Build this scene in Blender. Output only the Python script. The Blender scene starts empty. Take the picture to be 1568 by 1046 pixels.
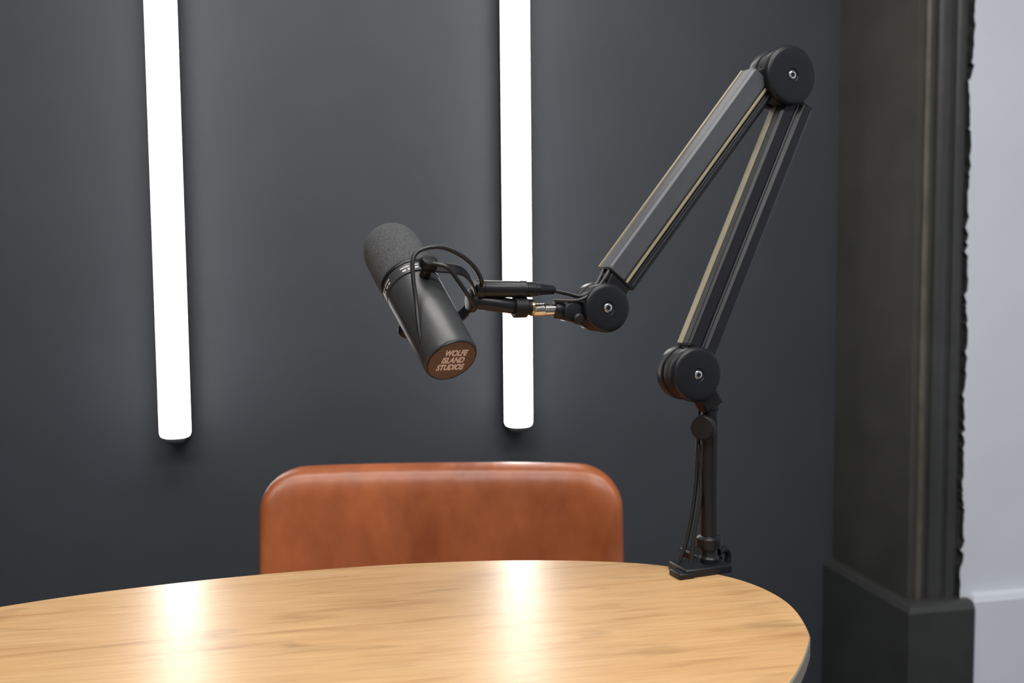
import bpy, bmesh, math, random
from mathutils import Vector, Matrix
random.seed(3)
scene=bpy.context.scene
scene.view_settings.view_transform='Standard'
V=Vector

# ------------------------------------------------------------ materials
def newmat(name):
    m=bpy.data.materials.new(name); m.use_nodes=True
    return m,m.node_tree.nodes,m.node_tree.links,m.node_tree.nodes['Principled BSDF']
def mat(name,col,rough=.5,metal=0,nscale=40,nvar=.12,bump=0,bscale=300,spec=.5,coat=0,bdist=.002):
    m,N,L,B=newmat(name)
    B.inputs['Roughness'].default_value=rough
    B.inputs['Metallic'].default_value=metal
    B.inputs['Specular IOR Level'].default_value=spec
    if coat: B.inputs['Coat Weight'].default_value=coat
    tc=N.new('ShaderNodeTexCoord'); no=N.new('ShaderNodeTexNoise')
    no.inputs['Scale'].default_value=nscale; no.inputs['Detail'].default_value=4
    L.new(tc.outputs['Object'],no.inputs['Vector'])
    r=N.new('ShaderNodeValToRGB')
    c=col
    r.color_ramp.elements[0].position=.3; r.color_ramp.elements[1].position=.7
    r.color_ramp.elements[0].color=(c[0]*(1-nvar),c[1]*(1-nvar),c[2]*(1-nvar),1)
    r.color_ramp.elements[1].color=(min(1,c[0]*(1+nvar)),min(1,c[1]*(1+nvar)),min(1,c[2]*(1+nvar)),1)
    L.new(no.outputs['Fac'],r.inputs['Fac']); L.new(r.outputs['Color'],B.inputs['Base Color'])
    if bump:
        n2=N.new('ShaderNodeTexNoise'); n2.inputs['Scale'].default_value=bscale; n2.inputs['Detail'].default_value=5
        L.new(tc.outputs['Object'],n2.inputs['Vector'])
        b=N.new('ShaderNodeBump'); b.inputs['Strength'].default_value=bump; b.inputs['Distance'].default_value=bdist
        L.new(n2.outputs['Fac'],b.inputs['Height']); L.new(b.outputs['Normal'],B.inputs['Normal'])
    return m
def emis(name,col,s):
    m,N,L,B=newmat(name)
    B.inputs['Base Color'].default_value=(.8,.8,.8,1)
    B.inputs['Emission Color'].default_value=(*col,1)
    B.inputs['Emission Strength'].default_value=s
    return m

M_wall=mat('dark_paint',(.038,.0445,.054),.55,0,6,.06,.25,25)
M_trim=mat('dark_gloss_paint',(.034,.036,.036),.42,0,9,.15,.6,18)
M_side=mat('dark_paint_warm_bounce',(.043,.043,.037),.45,0,9,.15,.5,18)  # dark paint with the warm reflected light on the pilaster mixed into its colour
M_bead=mat('worn_bead_paint',(.075,.070,.057),.42,0,14,.25,.6,30)
M_white=mat('pale_wall_paint',(.60,.64,.70),.6,0,4,.03,.3,14)
M_ceil=mat('ceiling_paint',(.7,.7,.7),.8,0,4,.02)
M_floor=mat('grey_carpet',(.06,.06,.065),.95,0,120,.3,.8,400)
M_room=mat('rear_room_paint',(.30,.31,.33),.7,0,4,.03)
M_blk=mat('black_satin_metal',(.007,.008,.010),.36,0,60,.1,.05,900,.32)
M_blk2=mat('black_matte_plastic',(.006,.006,.007),.5,0,60,.1,.05,900,.3)
M_arm=mat('charcoal_anodised',(.056,.060,.070),.40,0,60,.06,.05,900)
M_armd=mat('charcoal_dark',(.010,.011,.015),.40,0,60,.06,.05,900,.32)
M_tan=mat('tan_reflection',(.30,.265,.175),.40,.2,60,.08)  # tan colour stands in for warm light reflected along the arm edges
M_chrome=mat('chrome',(.75,.74,.72),.15,1,60,.03)
M_brass=mat('brass_ring',(.55,.40,.2),.25,1,60,.05)
M_rub=mat('cable_rubber',(.008,.008,.009),.42,0,60,.1)
M_mic=mat('mic_grey_enamel',(.032,.034,.036),.38,0,80,.08,.06,1200,.45)
M_foam=mat('foam_windscreen',(.082,.085,.089),1,0,900,.5,.8,1100,.1,0,.002)
M_label=mat('brown_label',(.070,.030,.027),.45,0,60,.05)
M_text=mat('cream_print',(.66,.54,.51),.5,0,60,.03)
M_mark=mat('white_print',(.5,.5,.5),.5,0,60,.03)
M_edge=mat('table_edge_band',(.20,.18,.15),.5,0,60,.08)
M_tube=emis('tube_diffuser',(1,.97,.93),13)
M_panel=emis('panel_diffuser',(1,.96,.92),3)

def wood():
    m,N,L,B=newmat('light_oak_veneer')
    tc=N.new('ShaderNodeTexCoord')
    def mp(scale,rz=10):
        q=N.new('ShaderNodeMapping'); q.inputs['Rotation'].default_value=(0,0,math.radians(rz)); q.inputs['Scale'].default_value=scale
        L.new(tc.outputs['Object'],q.inputs['Vector']); return q.outputs['Vector']
    n1=N.new('ShaderNodeTexNoise'); n1.inputs['Scale'].default_value=4; n1.inputs['Detail'].default_value=7; n1.inputs['Roughness'].default_value=.6; n1.inputs['Distortion'].default_value=1.2
    L.new(mp((1,9,1)),n1.inputs['Vector'])
    rp=N.new('ShaderNodeValToRGB'); e=rp.color_ramp.elements
    e[0].position=.27; e[0].color=(.385,.205,.085,1)
    e[1].position=.75; e[1].color=(.585,.370,.180,1)
    x=rp.color_ramp.elements.new(.45); x.color=(.525,.312,.142,1)
    L.new(n1.outputs['Fac'],rp.inputs['Fac'])
    n2=N.new('ShaderNodeTexNoise'); n2.inputs['Scale'].default_value=1.5; n2.inputs['Detail'].default_value=5
    L.new(mp((9,240,1)),n2.inputs['Vector'])
    mr=N.new('ShaderNodeMapRange'); mr.inputs[1].default_value=.3; mr.inputs[2].default_value=.7; mr.inputs[3].default_value=.84; mr.inputs[4].default_value=1.08
    L.new(n2.outputs['Fac'],mr.inputs[0])
    n3=N.new('ShaderNodeTexNoise'); n3.inputs['Scale'].default_value=5.5; n3.inputs['Detail'].default_value=6; n3.inputs['Distortion'].default_value=.6
    L.new(mp((1.4,6,1)),n3.inputs['Vector'])
    m3=N.new('ShaderNodeMapRange'); m3.inputs[1].default_value=.60; m3.inputs[2].default_value=.74; m3.inputs[3].default_value=1; m3.inputs[4].default_value=.70
    L.new(n3.outputs['Fac'],m3.inputs[0])
    mm=N.new('ShaderNodeMath'); mm.operation='MULTIPLY'; L.new(mr.outputs[0],mm.inputs[0]); L.new(m3.outputs[0],mm.inputs[1])
    mx=N.new('ShaderNodeMix'); mx.data_type='RGBA'; mx.blend_type='MULTIPLY'; mx.inputs[0].default_value=1
    L.new(rp.outputs['Color'],mx.inputs[6]); L.new(mm.outputs[0],mx.inputs[7])
    L.new(mx.outputs[2],B.inputs['Base Color'])
    B.inputs['Roughness'].default_value=.31
    b=N.new('ShaderNodeBump'); b.inputs['Strength'].default_value=.16; b.inputs['Distance'].default_value=.001
    L.new(n2.outputs['Fac'],b.inputs['Height']); L.new(b.outputs['Normal'],B.inputs['Normal'])
    return m
M_wood=wood()
def leather():
    m,N,L,B=newmat('cognac_leather')
    tc=N.new('ShaderNodeTexCoord')
    mp=N.new('ShaderNodeMapping'); mp.inputs['Scale'].default_value=(1.3,1,.8); L.new(tc.outputs['Object'],mp.inputs['Vector'])
    n1=N.new('ShaderNodeTexNoise'); n1.inputs['Scale'].default_value=7; n1.inputs['Detail'].default_value=7; n1.inputs['Roughness'].default_value=.62
    L.new(mp.outputs['Vector'],n1.inputs['Vector'])
    rp=N.new('ShaderNodeValToRGB'); e=rp.color_ramp.elements
    e[0].position=.32; e[0].color=(.225,.055,.015,1); e[1].position=.70; e[1].color=(.42,.120,.038,1)
    L.new(n1.outputs['Fac'],rp.inputs['Fac']); L.new(rp.outputs['Color'],B.inputs['Base Color'])
    B.inputs['Roughness'].default_value=.36
    n2=N.new('ShaderNodeTexNoise'); n2.inputs['Scale'].default_value=14; n2.inputs['Detail'].default_value=8
    L.new(mp.outputs['Vector'],n2.inputs['Vector'])
    b=N.new('ShaderNodeBump'); b.inputs['Strength'].default_value=.45; b.inputs['Distance'].default_value=.006
    L.new(n2.outputs['Fac'],b.inputs['Height']); L.new(b.outputs['Normal'],B.inputs['Normal'])
    return m
M_leather=leather()

# ------------------------------------------------------------ helpers
def group(name,loc):
    e=bpy.data.objects.new(name,None); e.empty_display_size=.1; e.location=loc
    scene.collection.objects.link(e); return e
def finish(bm,name,mats,parent=None,smooth=35,bevel=0,seg=2,subsurf=0):
    bmesh.ops.recalc_face_normals(bm,faces=bm.faces)
    me=bpy.data.meshes.new(name); bm.to_mesh(me); bm.free()
    if not isinstance(mats,(list,tuple)): mats=[mats]
    for m in mats: me.materials.append(m)
    ob=bpy.data.objects.new(name,me); scene.collection.objects.link(ob)
    if bevel:
        b=ob.modifiers.new('bevel','BEVEL'); b.width=bevel; b.segments=seg; b.limit_method='ANGLE'; b.angle_limit=math.radians(30)
    if subsurf:
        s=ob.modifiers.new('sub','SUBSURF'); s.levels=subsurf; s.render_levels=subsurf
    if smooth:
        me.shade_smooth()
        if smooth<180: me.set_sharp_from_angle(angle=math.radians(smooth))
    if parent:
        ob.parent=parent; ob.matrix_parent_inverse=Matrix.Translation(-parent.location)
    return ob
def frame(d):
    d=d.normalized(); a=V((0,0,1)) if abs(d.z)<.9 else V((1,0,0))
    x=a.cross(d).normalized(); return x,d.cross(x)
def lathe(name,p0,d,prof,m,parent,n=64,mi=None,smooth=35,bevel=0):
    d=d.normalized(); x,y=frame(d); bm=bmesh.new(); rings=[]
    for s,r in prof:
        if r<1e-6: rings.append([bm.verts.new(p0+d*s)])
        else: rings.append([bm.verts.new(p0+d*s+(x*math.cos(2*math.pi*i/n)+y*math.sin(2*math.pi*i/n))*r) for i in range(n)])
    for k in range(len(rings)-1):
        A,Bq=rings[k],rings[k+1]
        for i in range(n):
            j=(i+1)%n
            if len(A)==1 and len(Bq)==1: continue
            if len(A)==1: f=bm.faces.new((A[0],Bq[i],Bq[j]))
            elif len(Bq)==1: f=bm.faces.new((A[i],A[j],Bq[0]))
            else: f=bm.faces.new((A[i],A[j],Bq[j],Bq[i]))
            if mi: f.material_index=mi[k]
    if len(rings[0])>1: bm.faces.new(rings[0])
    if len(rings[-1])>1: bm.faces.new(rings[-1][::-1])
    return finish(bm,name,m,parent,smooth,bevel)
def cyl(name,p0,p1,r,m,parent,bev=.001,r1=None,n=48):
    L=(p1-p0).length; r1=r if r1 is None else r1; b=min(bev,L/3)
    return lathe(name,p0,p1-p0,[(0,0),(0,r-b),(b*.3,r-b*.3),(b,r),(L-b,r1),(L-b*.3,r1-b*.3),(L,r1-b),(L,0)],m,parent,n,smooth=50)
def obox(name,c,X,Y,Z,hx,hy,hz,m,parent,bevel=.001,seg=2):
    bm=bmesh.new(); vs=[]
    for sx in (-1,1):
        for sy in (-1,1):
            for sz in (-1,1): vs.append(bm.verts.new(c+X*hx*sx+Y*hy*sy+Z*hz*sz))
    for q in ((0,1,3,2),(4,6,7,5),(0,4,5,1),(2,3,7,6),(0,2,6,4),(1,5,7,3)): bm.faces.new([vs[i] for i in q])
    return finish(bm,name,m,parent,35,bevel,seg)
def abox(name,lo,hi,m,parent=None,bevel=0):
    lo,hi=V(lo),V(hi); c=(lo+hi)/2; h=(hi-lo)/2
    return obox(name,c,V((1,0,0)),V((0,1,0)),V((0,0,1)),h.x,h.y,h.z,m,parent,bevel)
def prism(name,poly,ext,m,parent,bevel=0,mi=None,seg=2,smooth=35):
    bm=bmesh.new(); a=[bm.verts.new(p) for p in poly]; b=[bm.verts.new(p+ext) for p in poly]
    bm.faces.new(a[::-1]); bm.faces.new(b)
    n=len(poly)
    for i in range(n):
        f=bm.faces.new((a[i],a[(i+1)%n],b[(i+1)%n],b[i]))
        if mi: f.material_index=mi
    return finish(bm,name,m,parent,smooth,bevel,seg)
def crom(P,k=10,closed=False):
    out=[]; n=len(P); rng=range(n if closed else n-1)
    for i in rng:
        if closed: p0,p1,p2,p3=P[(i-1)%n],P[i],P[(i+1)%n],P[(i+2)%n]
        else: p0,p1,p2,p3=P[max(i-1,0)],P[i],P[i+1],P[min(i+2,n-1)]
        for j in range(k):
            t=j/k
            out.append(.5*((2*p1)+(p2-p0)*t+(2*p0-5*p1+4*p2-p3)*t*t+(3*p1-p0-3*p2+p3)*t**3))
    if not closed: out.append(P[-1].copy())
    return out
def sweep(name,pts,r,m,parent,k=10,n=16,flat=None):
    P=crom([V(p) for p in pts],k) if k>1 else [V(p) for p in pts]
    bm=bmesh.new(); rings=[]; x=None
    for i,p in enumerate(P):
        d=(P[min(i+1,len(P)-1)]-P[max(i-1,0)]).normalized()
        if x is None: x,_=frame(d)
        x=(x-d*x.dot(d)).normalized(); y=d.cross(x)
        rings.append([bm.verts.new(p+(x*math.cos(2*math.pi*a/n)+y*math.sin(2*math.pi*a/n))*r) for a in range(n)])
    for A,Bq in zip(rings,rings[1:]):
        for i in range(n): bm.faces.new((A[i],A[(i+1)%n],Bq[(i+1)%n],Bq[i]))
    bm.faces.new(rings[0]); bm.faces.new(rings[-1][::-1])
    return finish(bm,name,m,parent,60)
Xw,Yw,Zw=V((1,0,0)),V((0,1,0)),V((0,0,1))

# ------------------------------------------------------------ room
abox('floor',(-2.6,-2.1,-.05),(2.7,2.3,0),M_floor)
abox('ceiling',(-2.6,-2.1,2.8),(2.7,2.3,2.85),M_ceil)
abox('wall_back',(-2.6,2.2,0),(1.30,2.3,2.8),M_wall)
abox('wall_left',(-2.6,-2.1,0),(-2.5,2.2,2.8),M_wall)
abox('wall_front',(-2.5,-2.1,0),(2.6,-2.0,2.8),M_room)
abox('wall_right',(2.6,-2.1,0),(2.7,1.88,2.8),M_white)
abox('wall_pilaster',(1.222,1.885,0),(1.42,2.2,2.8),M_side)
def rough_wall():
    bm=bmesh.new(); z=0.; L=[]; dr=0
    while z<2.8:
        dr=dr*.8+random.uniform(-.0022,.0022)
        L.append((1.337+dr+random.uniform(-.0018,.0018)+.003*math.sin(z*4)-(random.uniform(.003,.006) if random.random()<.10 else 0),z)); z+=random.uniform(.004,.016)
    L.append((1.338,2.8))
    y0,y1=1.868,2.2
    a=[bm.verts.new((x,y0,z)) for x,z in L]; b=[bm.verts.new((x,y1,z)) for x,z in L]
    c=[bm.verts.new((2.7,y0,z)) for x,z in L]; d=[bm.verts.new((2.7,y1,z)) for x,z in L]
    for i in range(len(L)-1):
        bm.faces.new((a[i],a[i+1],b[i+1],b[i])).material_index=1
        bm.faces.new((a[i],c[i],c[i+1],a[i+1]))
        bm.faces.new((b[i],d[i],d[i+1],b[i+1])); bm.faces.new((c[i],d[i],d[i+1],c[i+1]))
    return finish(bm,'wall_right_return',[M_white,M_trim],None,0)
rough_wall()
def moulding(name,x0,x1,y,depth,m,z0=.385,z1=2.8):
    pts=[];n=12
    for i in range(n+1):
        t=i/n; xx=x0+(x1-x0)*t; pts.append(V((xx,y-depth*math.sqrt(max(0,1-(2*t-1)**2))**.8,z0)))
    prism(name,pts+[V((x1,y+.01,z0)),V((x0,y+.01,z0))],V((0,0,z1-z0)),m,None,smooth=50)
moulding('trim_1',1.238,1.252,1.885,.010,M_bead,.385,2.8)
moulding('trim_2',1.262,1.300,1.885,.012,M_trim)
moulding('trim_3',1.306,1.336,1.885,.009,M_trim)
def plinth(name,x0,x1,y0,y1,h,m):
    bm=bmesh.new()
    lv=[(0,0),(h-.016,0),(h-.004,.006),(h,.016)]
    R=[]
    for z,i in lv: R.append([bm.verts.new((x0+i,y0+i,z)),bm.verts.new((x1,y0+i,z)),bm.verts.new((x1,y1,z)),bm.verts.new((x0+i,y1,z))])
    for A,Bq in zip(R,R[1:]):
        for i in range(4): bm.faces.new((A[i],A[(i+1)%4],Bq[(i+1)%4],Bq[i]))
    bm.faces.new(R[0]); bm.faces.new(R[-1])
    finish(bm,name,m,None,0)
plinth('baseboard_pilaster',1.197,1.352,1.838,2.199,.387,M_trim)
plinth('baseboard_right',1.353,2.6,1.845,1.867,.398,M_white)

# ------------------------------------------------------------ wall tube lights
def tube_light(x,zb):
    g=group('wall_tube_light',(x,2.2,zb)); r=.0297; yc=2.132; top=2.55; n=48
    bm=bmesh.new(); rings=[]
    for z,k in ((zb,.80),(zb+.002,.93),(zb+.008,1),(top-.008,1),(top-.002,.93),(top,.8)):
        rings.append([bm.verts.new((x+r*k*math.cos(2*math.pi*i/n),yc+r*k*math.sin(2*math.pi*i/n),z)) for i in range(n)])
    for A,Bq in zip(rings,rings[1:]):
        for i in range(n):
            f=bm.faces.new((A[i],A[(i+1)%n],Bq[(i+1)%n],Bq[i]))
            ang=(i+.5)/n*360
            f.material_index=1 if 12<ang<168 else 0
    bm.faces.new(rings[0]); bm.faces.new(rings[-1])
    finish(bm,'diffuser',[M_tube,M_blk2],g,50)
    abox('back_channel',(x-.024,2.156,zb-.012),(x+.024,2.199,top),M_blk2,g,.002)
    abox('end_bracket',(x-.018,2.120,zb-.013),(x+.018,2.17,zb-.001),M_blk2,g,.002)
    return g
tube_light(-.2955,.761)
tube_light(.4275,.755)

# ------------------------------------------------------------ oval table
tb=group('oval_table',(-.187,.797,0))
half=[(-.337,1.111),(-.212,1.145),(-.072,1.165),(.079,1.170),(.227,1.155),(.347,1.119),(.400,1.087),(.447,1.042),(.470,.991),(.474,.930),(.456,.864),(.441,.833),(.385,.756)]
mid=[(.28,.655),(.13,.56)]
c=(-.187,.797)
pts=half+mid; pts=pts+[(2*c[0]-x,2*c[1]-y) for x,y in pts]
sm=crom([V((x,y,0)) for x,y in pts],10,True)
for _ in range(20):
    sm=[(sm[i-1]+sm[i]*2+sm[(i+1)%len(sm)])/4 for i in range(len(sm))]
def tabletop():
    bm=bmesh.new(); R=[]
    ctr=V((c[0],c[1],0))
    for z,ins,mi in ((.75,.0012,0),(.7485,0,0),(.7345,0,0),(.733,.0015,0)):
        ring=[]
        for i,p in enumerate(sm):
            t=(sm[(i+1)%len(sm)]-sm[i-1]).normalized(); nrm=V((t.y,-t.x,0))
            if nrm.dot(p-ctr)<0: nrm=-nrm
            q=p-nrm*ins; ring.append(bm.verts.new((q.x,q.y,z)))
        R.append(ring)
    n=len(sm)
    for A,Bq in zip(R,R[1:]):
        for i in range(n): bm.faces.new((A[i],A[(i+1)%n],Bq[(i+1)%n],Bq[i])).material_index=1
    f=bm.faces.new(R[0]); f.material_index=0; bm.faces.new(R[-1]).material_index=1
    return finish(bm,'tabletop',[M_wood,M_edge],tb,30)
tabletop()
lathe('pedestal',V((c[0],c[1],0)),Zw,[(0,0),(0,.27),(.008,.27),(.014,.262),(.018,.10),(.03,.042),(.06,.038),(.69,.038),(.70,.10),(.7325,.16),(.7325,0)],M_blk,tb)

# ------------------------------------------------------------ chair
ch=group('office_chair',(.17,1.50,0))
ang=math.radians(-11)
CX=V((math.cos(ang),math.sin(ang),0)); CY=V((-math.sin(ang),math.cos(ang),0)); CO=V((.182,1.52,0))
def cl(x,y,z): return CO+CX*x+CY*y+Zw*z
def cushion(name,W,H,rad,T,edge,fn,nx=56,ny=40,fall=.03):
    def remap(x,y):
        ax,ay=abs(x)-(W/2-rad),abs(y)-(H/2-rad)
        if ax>0 and ay>0:
            a,b=ax/rad,ay/rad
            a2,b2=a*math.sqrt(1-b*b/2),b*math.sqrt(1-a*a/2)
            return math.copysign(W/2-rad+a2*rad,x),math.copysign(H/2-rad+b2*rad,y)
        return x,y
    def spaced(n,L):
        o=[]
        for i in range(n+1):
            t=-1+2*i/n; o.append(L/2*math.sin(t*math.pi/2)*.45+L/2*t*.55)
        return o
    bm=bmesh.new(); F=[];Bk=[]
    for x in spaced(nx,W):
        a=[];b=[]
        for y in spaced(ny,H):
            X2,Y2=remap(x,y)
            qx,qy=abs(X2)-(W/2-rad),abs(Y2)-(H/2-rad)
            sd=math.hypot(max(qx,0),max(qy,0))+min(max(qx,qy),0)-rad
            e=min(1,max(0,1+sd/fall))
            t=edge+(T-edge)*math.sqrt(max(0,1-e**2.4))
            a.append(bm.verts.new(fn(X2,Y2,-t))); b.append(bm.verts.new(fn(X2,Y2,t)))
        F.append(a);Bk.append(b)
    for i in range(nx):
        for j in range(ny):
            bm.faces.new((F[i][j],F[i+1][j],F[i+1][j+1],F[i][j+1]))
            bm.faces.new((Bk[i][j],Bk[i][j+1],Bk[i+1][j+1],Bk[i+1][j]))
    for i in range(nx):
        bm.faces.new((F[i][0],Bk[i][0],Bk[i+1][0],F[i+1][0])); bm.faces.new((F[i][ny],F[i+1][ny],Bk[i+1][ny],Bk[i][ny]))
    for j in range(ny):
        bm.faces.new((F[0][j],F[0][j+1],Bk[0][j+1],Bk[0][j])); bm.faces.new((F[nx][j],Bk[nx][j],Bk[nx][j+1],F[nx][j+1]))
    return finish(bm,name,M_leather,ch,180,0,2,1)
def backfn(x,y,t):
    z=.598+y; bend=-.33*x*x-0.75*max(0,abs(x)-.19)**1.5
    return cl(x, .02+bend+ .10*(y) + t, z)
cushion('backrest',.562,.39,.066,.030,.006,backfn,fall=.045)
def seatfn(x,y,t): 
    return cl(x,-.20+y, .455-t+.012*math.cos(y*5)-.02*max(0,-y-.12)*4)
cushion('seat',.52,.47,.07,.035,.012,seatfn)
obox('back_support',cl(0,.06,.50),CX,CY,Zw,.04,.006,.17,M_blk,ch,.003)
obox('seat_plate',cl(0,-.10,.405),CX,CY,Zw,.10,.17,.010,M_blk,ch,.003)
cyl('gas_lift',cl(0,-.18,.09),cl(0,-.18,.40),.025,M_blk,ch)
cyl('hub',cl(0,-.18,.07),cl(0,-.18,.14),.042,M_blk,ch,.004)
for i in range(5):
    a=2*math.pi*i/5+.3; d=V((math.cos(a),math.sin(a),0)); s=V((-d.y,d.x,0)); o=cl(0,-.18,0)
    obox('leg_%d'%(i+1),o+d*.15+Zw*.085,d,s,(Zw),.125,.018,.011,M_blk,ch,.004)
    cyl('caster_%d'%(i+1),o+d*.262+s*-.018+Zw*.028,o+d*.262+s*.018+Zw*.028,.028,M_blk2,ch,.004)
    cyl('caster_stem_%d'%(i+1),o+d*.262+Zw*.04,o+d*.262+Zw*.085,.007,M_chrome,ch)

# ------------------------------------------------------------ boom arm
BO=V((.437,1.066,.75)); T=V((math.cos(math.radians(10)),math.sin(math.radians(10)),0)); Nn=V((T.y,-T.x,0))
def P(x,z,w=0): return BO+T*x+Zw*z+Nn*w
ba=group('microphone_boom_arm',BO)
obox('clamp_foot',P(-.012,.005),T,Nn,Zw,.031,.020,.005,M_blk,ba,.002)
obox('clamp_toe',P(-.042,.0035,.010),T,Nn,Zw,.010,.012,.0035,M_blk,ba,.0015)
obox('clamp_spine',P(.026,-.03,-.058),T,Nn,Zw,.016,.006,.04,M_blk,ba,.002)
obox('clamp_bridge',P(.014,.005,-.040),T,Nn,Zw,.016,.024,.005,M_blk,ba,.002)
obox('clamp_jaw',P(.016,-.066,-.033),T,Nn,Zw,.016,.031,.005,M_blk,ba,.002)
cyl('clamp_screw',P(.014,-.062,-.02),P(.014,-.020,-.02),.005,M_chrome,ba)
cyl('clamp_screw_knob',P(.014,-.11,-.02),P(.014,-.071,-.02),.014,M_blk2,ba,.003)
sweep('lock_lever',[P(.012,.020,.0),P(.024,.021,-.004),P(.030,.014,-.006),P(.029,.004,-.006)],.0045,M_blk,ba,8)
lathe('post',P(0,.009),Zw,[(0,0),(0,.0115),(.006,.0120),(.009,.0098),(.017,.0095),(.018,.0135),(.022,.0142),(.029,.0142),(.031,.012),(.032,.0098),(.165,.0098),(.178,.0098),(.179,.0112),(.183,.0112),(.1845,.0095),(.1845,0)],M_blk,ba,48)
obox('post_slot',P(-.0007,.10,.0098),T,Nn,Zw,.0012,.0006,.065,M_armd,ba,.0002)
cyl('post_knob_stem',P(-.006,.169,.004),P(-.016,.169,.010),.004,M_blk2,ba)
kd=(T*-.75+Nn*.66).normalized()
lathe('post_thumb_knob',P(-.010,.169,.006),kd,[(0,0),(0,.009),(.002,.0130),(.004,.0140),(.011,.0140),(.013,.0125),(.0135,0)],M_blk2,ba,40)
def joint(name,x,z,r,half,th=.013):
    for s,nm in ((1,'front'),(-1,'rear')):
        lathe(name+'_cap_'+nm,P(x,z,s*(half-th)),Nn*s,[(0,0),(0,r-.0012),(.0008,r),(th-.0032,r),(th-.0016,r-.0009),(th-.0004,r-.0028),(th,r-.0050),(th+.0003,r*.6),(th+.0004,.0078),(th-.0008,.0070),(th-.0010,0)],M_blk,ba,80,smooth=30)
    cyl(name+'_core',P(x,z,-(half-th)),P(x,z,half-th),r*.95,M_blk2,ba,.0005,n=64)
    lathe(name+'_bolt',P(x,z,half-.0012),Nn,[(0,0),(0,.0050),(.0012,.0048),(.0018,.0040),(.0018,.0026),(-.0004,.0024),(-.0004,0)],M_chrome,ba,32,smooth=40)
    lathe(name+'_hex_socket',P(x,z,half-.0012),Nn,[(0,0),(0,.0027),(.0010,.0027),(.0010,0)],M_blk2,ba,6,smooth=0)
sh=-.010
JB=(-.018+sh,.230); JT=(.103+sh,.565); JM=(-.129+sh,.307)
joint('base_joint',*JB,.0310,.021)
joint('elbow_joint',*JT,.0335,.021)
joint('wrist_joint',*JM,.0265,.020)
def arm(name,a,b,h,bw,strip):
    A=P(*a);Bq=P(*b); u=(Bq-A); L=u.length; u.normalize(); v=Nn.cross(u); 
    if v.dot(T)>0: v=-v
    def poly(l): return [A+v*p+Nn*w for p,w in l]
    def chbox(v0,v1,w0,w1,c): return poly([(v0+c,w0),(v1-c,w0),(v1,w0+c),(v1,w1-c),(v1-c,w1),(v0+c,w1),(v0,w1-c),(v0,w0+c)])
    m1,m2=(M_arm,M_armd)
    if strip=='upper':
        prism(name+'_main_channel',chbox(-.006,h,-bw,bw,.003),u*L,m1,ba,.0006)
        prism(name+'_cable_channel',chbox(-h-.002,-.0085,-bw,bw-.002,.004),u*L,m2,ba,.0006)
        prism(name+'_reflection_strip',poly([(-.0088,-bw+.001),(-.0058,-bw+.001),(-.0058,bw-.0003),(-.0088,bw-.0003)]),u*L,M_tan,ba,.0003)  # thin tan strip in place of a warm reflection on the arm face
        prism(name+'_edge_reflection',poly([(h-.003,-bw-.0012),(h+.0010,-bw-.0012),(h+.0010,-bw+.0014),(h-.003,-bw+.0014)]),u*L,M_tan,ba,.0003)  # warm glint on the outer edge, painted as a tan strip
        prism(name+'_highlight_line',poly([(-.0155,bw-.0024),(-.0148,bw-.0024),(-.0148,bw-.0016),(-.0155,bw-.0016)]),u*L*.985,M_arm,ba,0)  # lighter line painted as a thin highlight along the dark channel
    else:
        prism(name+'_main_channel',chbox(.001,h,-bw,bw-.001,.003),u*L,m2,ba,.0006)
        prism(name+'_cable_channel',chbox(-h-.002,-.0005,-bw,bw,.005),u*L,m2,ba,.0006)
        prism(name+'_seam_strip',poly([(-.0008,-bw+.001),(.0012,-bw+.001),(.0012,bw-.0022),(-.0008,bw-.0022)]),u*L,M_arm,ba,.0003)
        prism(name+'_edge_reflection',poly([(h-.003,-bw+.001),(h+.0008,-bw+.001),(h+.0008,-.0015),(h-.003,-.0015)]),u*L,M_tan,ba,.0003)  # warm reflection on the left edge, painted as a tan strip
    for k,q in ((1,A-u*.001),(2,A+u*(L-.002))):
        obox(name+'_end_cap_%d'%k,q+u*.0015,u,v,Nn,.0022,h-.001,bw-.001,M_blk2,ba,.0008)
    return A,Bq,u,v
arm('upper_arm',(-.1185,.338),(.0635,.560),.0198,.0125,'upper')
def link(name,p,q,hw,ht,w,m=M_blk2):
    d=(q-p).normalized(); s=Nn.cross(d).normalized()
    obox(name,(p+q)/2+Nn*w,d,s,Nn,(q-p).length/2,hw,ht,m,ba,.002)
link('upper_arm_top_link',P(.055,.556),P(JT[0],JT[1]),.015,.010,0)
link('upper_arm_bottom_link',P(JM[0]+.004,JM[1]),P(-.113,.345),.014,.010,0)
link('upper_arm_bottom_lug',P(-.136,.336),P(-.112,.350),.006,.009,0,M_blk)
arm('lower_arm',(-.018,.256),(.111,.537),.0192,.0130,'lower')
link('lower_arm_top_link',P(JT[0]+.006,JT[1]),P(.106,.530),.014,.010,0)
link('lower_arm_bottom_link',P(JB[0],JB[1]),P(-.015,.266),.015,.010,0)
link('post_bracket',P(JB[0]+.010,.222),P(.001,.190),.012,.010,0)
link('wrist_neck',P(JM[0],.300),P(-.181,.305),.0105,.010,0,M_blk)
cyl('wrist_barrel',P(-.176,.303,-.013),P(-.176,.303,.013),.0105,M_blk,ba)
lathe('wrist_lever',P(-.172,.296,.012),Nn,[(0,0),(0,.006),(.006,.006),(.008,.004),(.008,0)],M_blk2,ba,24)
cyl('wrist_socket',P(-.184,.305),P(-.194,.306),.0095,M_blk,ba)
lathe('thread_adapter',P(-.193,.306),-T,[(0,0),(0,.0068),(.012,.0068),(.0125,.0060)]+sum([[(.0130+i*.0018,.0070),(.0139+i*.0018,.0062)] for i in range(7)],[])+[(.0275,.0068),(.028,0)],M_chrome,ba,32)
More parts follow.
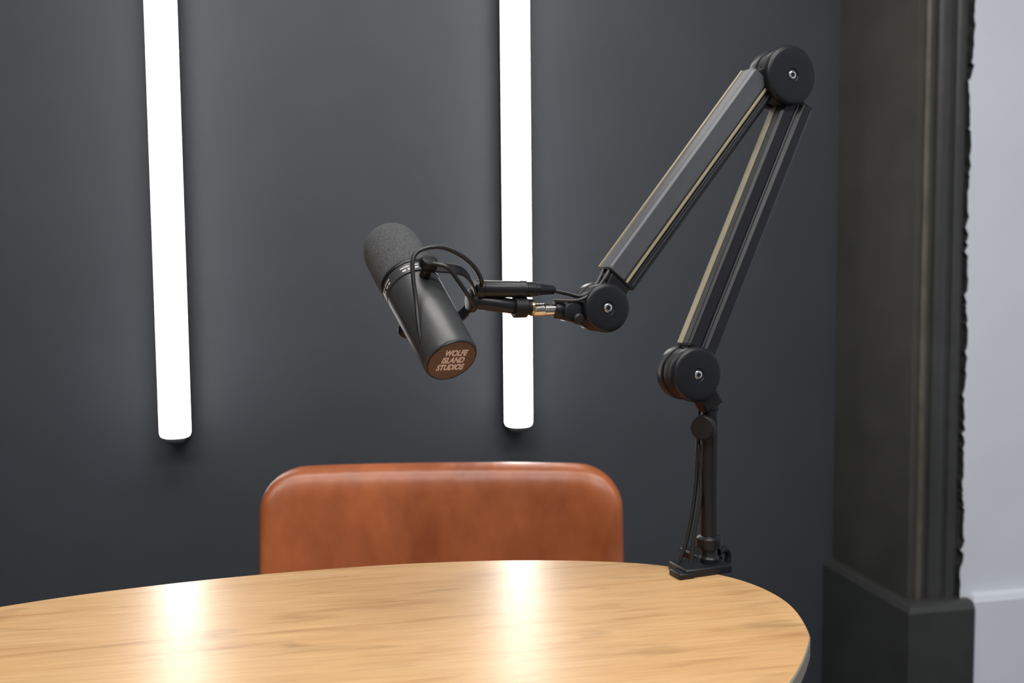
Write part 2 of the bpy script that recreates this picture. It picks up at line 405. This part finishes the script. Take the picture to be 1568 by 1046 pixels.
lathe('cable_plug',P(-.283,.3295,.002),T-Zw*.03,[(0,0),(0,.0092),(.002,.0098),(.008,.0098),(.009,.0088),(.050,.0088),(.051,.0094),(.056,.0094),(.057,.0082),(.066,.0082),(.067,.0072),(.070,.0072),(.071,.0062),(.074,.0062),(.075,.0058),(.088,.0048),(.090,.003),(.09,0)],M_blk,ba,40)
sweep('signal_cable',[P(-.195,.3265,.002),P(-.180,.323,.006),P(-.165,.320,.010),P(-.148,.330,.006),P(-.130,.350,-.006),P(-.118,.356,-.0155),P(-.05,.43,-.0160),P(.05,.549,-.016),P(.085,.592,-.012),P(.118,.58,-.016),P(.120,.53,-.016),P(.01,.27,-.016),P(.003,.22,-.018),P(-.004,.17,-.016),P(-.012,.10,-.010),P(-.024,.045,-.006),P(-.036,.0120,-.006)],.0026,M_rub,ba,10)
sweep('wrist_cable',[P(-.196,.316,.006),P(-.17,.316,.014),P(-.15,.327,.013),P(-.134,.345,.010),P(-.128,.352,.0)],.002,M_rub,ba)
sweep('slack_cable',[P(-.006,.145,-.010),P(-.012,.09,.0),P(-.022,.05,.004),P(-.028,.014,.006)],.0024,M_rub,ba)

# ------------------------------------------------------------ microphone
mc=group('studio_microphone',P(-.343,.317))
Rc=V((.9816,-.1908,-.0093)); Fc=V((.190,.979,-.073)).normalized(); Uc=Rc.cross(Fc).normalized()
a=(Rc*.415-Uc*.685-Fc*.60).normalized()
p=(Rc*.323+Uc*.70-Fc*.636); p=(p-a*p.dot(a)).normalized()
MC=P(-.3435,.3215)
cap=MC+a*.091
d=-a
lathe('body',cap,d,[(0,0),(0,.0256),(.0015,.0268),(.003,.0272),(.06,.0282),(.098,.0288),(.0985,.0275),(.100,.0275),(.1005,.0292),(.113,.0292),(.1135,.0275),(.116,.0275),(.116,0)],M_mic,mc,80)
lathe('collar_ring',cap+d*.1137,d,[(0,.0270),(0,.0298),(.0008,.0302),(.0022,.0302),(.003,.0296),(.003,.0270)],M_blk,mc,80)
dome=[(.116,0),(.116,.0296),(.119,.0306),(.135,.0310),(.162,.0308)]
for i in range(1,13):
    t=i/12*math.pi/2; dome.append((.162+.031*math.sin(t),.0308*max(0,math.cos(t))**.8))
lathe('foam_windscreen',cap,d,dome,M_foam,mc,80,smooth=80)
lathe('end_label',cap+a*.0002,a,[(0,0),(0,.0246),(.0006,.0244),(.0006,0)],M_label,mc,72)
lathe('end_rim',cap-a*.001,a,[(0,.0248),(0,.0258),(.0016,.0258),(.0022,.0252),(.0016,.0246),(0,.0246)],M_blk,mc,72)
e1=(Rc*.855+Fc*.519); e1=(e1-a*e1.dot(a)).normalized(); e2=a.cross(e1).normalized()
cu=bpy.data.curves.new('txt','FONT'); cu.body='WOLFE\nISLAND\nSTUDIOS'; cu.align_x='CENTER'; cu.align_y='CENTER'
cu.size=.0102; cu.space_line=.92; cu.space_character=.98; cu.shear=.05; cu.extrude=.00015; cu.offset=.00036
to=bpy.data.objects.new('t',cu); scene.collection.objects.link(to)
bpy.context.view_layer.update()
me=bpy.data.meshes.new_from_object(to); bpy.data.objects.remove(to)
me.materials.clear(); me.materials.append(M_text)
me.transform(Matrix.Diagonal((.72,1.0,1,1)))
tm=bpy.data.objects.new('end_lettering',me); scene.collection.objects.link(tm)
Mx=Matrix((e1,e2,a)).transposed().to_4x4(); Mx.translation=cap+a*.0010+e1*.001+e2*.0005
me.transform(Mx); tm.parent=mc; tm.matrix_parent_inverse=Matrix.Translation(-mc.location)
for k,(angd,wd) in enumerate([(-38,.0035),(-28,.0025),(-20,.0028),(-6,.004),(6,.002),(14,.004),(60,.003),(74,.003),(95,.004)]):
    t=math.radians(angd-20); rd=( -Fc*math.cos(t)+Rc*-math.sin(t)); rd=(rd-a*rd.dot(a)).normalized(); tg=a.cross(rd)
    obox('switch_mark_%d'%(k+1),cap-a*.1085+rd*.0291,tg,a,rd,wd*.8,.0006,.0003,M_mark,mc,0)
    obox('switch_slot_%d'%(k+1),cap-a*.1045+rd*.0291,tg,a,rd,wd*.5,.0009,.0003,M_mark,mc,0)
m=(T-p*T.dot(p)).normalized()
hw=.040
def yoke():
    W=.0070; th=.0012
    pts=[MC+p*hw, MC+p*hw+m*.022, MC+p*(hw-.004)+m*.040, MC+p*.018+m*.056, MC+m*.058, MC-p*.018+m*.056, MC-p*(hw-.004)+m*.040, MC-p*hw+m*.022, MC-p*hw]
    C=crom(pts,8); side=p.cross(m).normalized(); bm=bmesh.new(); R=[]
    for i,c0 in enumerate(C):
        t=(C[min(i+1,len(C)-1)]-C[max(0,i-1)]).normalized(); nn=side.cross(t).normalized()
        R.append([bm.verts.new(c0+side*W*s+nn*th*k) for s,k in ((-1,-1),(1,-1),(1,1),(-1,1))])
    for A1,B1 in zip(R,R[1:]):
        for i in range(4): bm.faces.new((A1[i],A1[(i+1)%4],B1[(i+1)%4],B1[i]))
    bm.faces.new(R[0]); bm.faces.new(R[-1])
    finish(bm,'yoke',M_blk,mc,40,.0005)
yoke()
for s in (1,-1):
    cyl('pivot_%d'%(1 if s>0 else 2),MC+p*s*.026,MC+p*s*(hw-.001),.0055,M_blk,mc)
    lathe('pivot_knob_%d'%(1 if s>0 else 2),MC+p*s*(hw+.001),p*s,[(0,0),(0,.0085),(.001,.0092),(.006,.0092),(.0085,.0078),(.009,.006),(.009,0)],M_blk2,mc,36)
cyl('mount_plate',MC+m*.056,MC+m*.0625,.0125,M_blk,mc)
q1=MC+m*.060
cyl('mount_tube',q1,P(-.232,.3090),.0080,M_blk,mc,.001)
lathe('mount_lock_ring',P(-.240,.3092),T,[(0,0),(0,.0100),(.001,.0112),(.014,.0112),(.015,.0098),(.0155,.0085),(.019,.0085),(.0195,0)],M_blk2,mc,28)
lathe('mount_copper_ring',P(-.2210,.3088),T,[(0,0),(0,.0088),(.0025,.0088),(.0025,0)],M_brass,mc,32)
MK=P(-.343,.317)
def K(r,up,f): return MK+Rc*r+Uc*up-Fc*f
sweep('lead_front',[K(.013,-.045,.056),K(.0085,-.040,.060),K(.006,-.025,.058),K(.003,0,.052),K(.000,.022,.050),K(.000,.040,.048),K(.008,.049,.044),K(.026,.052,.036),K(.045,.045,.020),K(.058,.034,.006),K(.064,.022,-.002),P(-.276,.3295,.0)],.0021,M_rub,mc,10)
sweep('lead_short',[K(.018,.036,.038),K(.032,.032,.040),K(.042,.020,.030),K(.050,.008,.018),K(.056,-.002,.0)],.0021,M_rub,mc,10)

# ------------------------------------------------------------ lights
def panel(x,y,sx,sy,power,col=(1,.97,.94)):
    g=group('ceiling_light_panel',(x,y,2.8))
    abox('panel_frame',(x-sx/2-.02,y-sy/2-.02,2.775),(x+sx/2+.02,y+sy/2+.02,2.799),M_ceil,g,.002)
    abox('panel_diffuser',(x-sx/2,y-sy/2,2.770),(x+sx/2,y+sy/2,2.776),M_panel,g,0)
    ld=bpy.data.lights.new('panel_lamp','AREA'); ld.shape='RECTANGLE'; ld.size=sx; ld.size_y=sy; ld.energy=power; ld.color=col
    lo=bpy.data.objects.new('panel_lamp',ld); scene.collection.objects.link(lo); lo.location=(x,y,2.76)
    lo.parent=g; lo.matrix_parent_inverse=Matrix.Translation(-g.location)
panel(-.9,-.6,1.2,.6,42)
panel(.9,-.6,1.2,.6,42)
panel(.1,.7,1.2,.5,22)
w=bpy.data.worlds.new('world'); scene.world=w; w.use_nodes=True
w.node_tree.nodes['Background'].inputs[0].default_value=(.8,.85,.9,1); w.node_tree.nodes['Background'].inputs[1].default_value=.3

# ------------------------------------------------------------ camera
yaw=math.radians(11); pt=math.radians(4.2); r=-0.0095
F=V((math.sin(yaw)*math.cos(pt),math.cos(yaw)*math.cos(pt),-math.sin(pt)))
R0=V((math.cos(yaw),-math.sin(yaw),0)); U0=R0.cross(F)
R=R0*math.cos(r)+U0*math.sin(r); U=U0*math.cos(r)-R0*math.sin(r)
cd=bpy.data.cameras.new('camera'); co=bpy.data.objects.new('camera',cd); scene.collection.objects.link(co)
Mx=Matrix((R,U,-F)).transposed().to_4x4(); Mx.translation=V((0,0,1.10)); co.matrix_world=Mx
cd.lens=35; cd.sensor_width=36; cd.clip_start=.02
cd.dof.use_dof=True; cd.dof.focus_distance=1.03; cd.dof.aperture_fstop=5.0
scene.camera=co
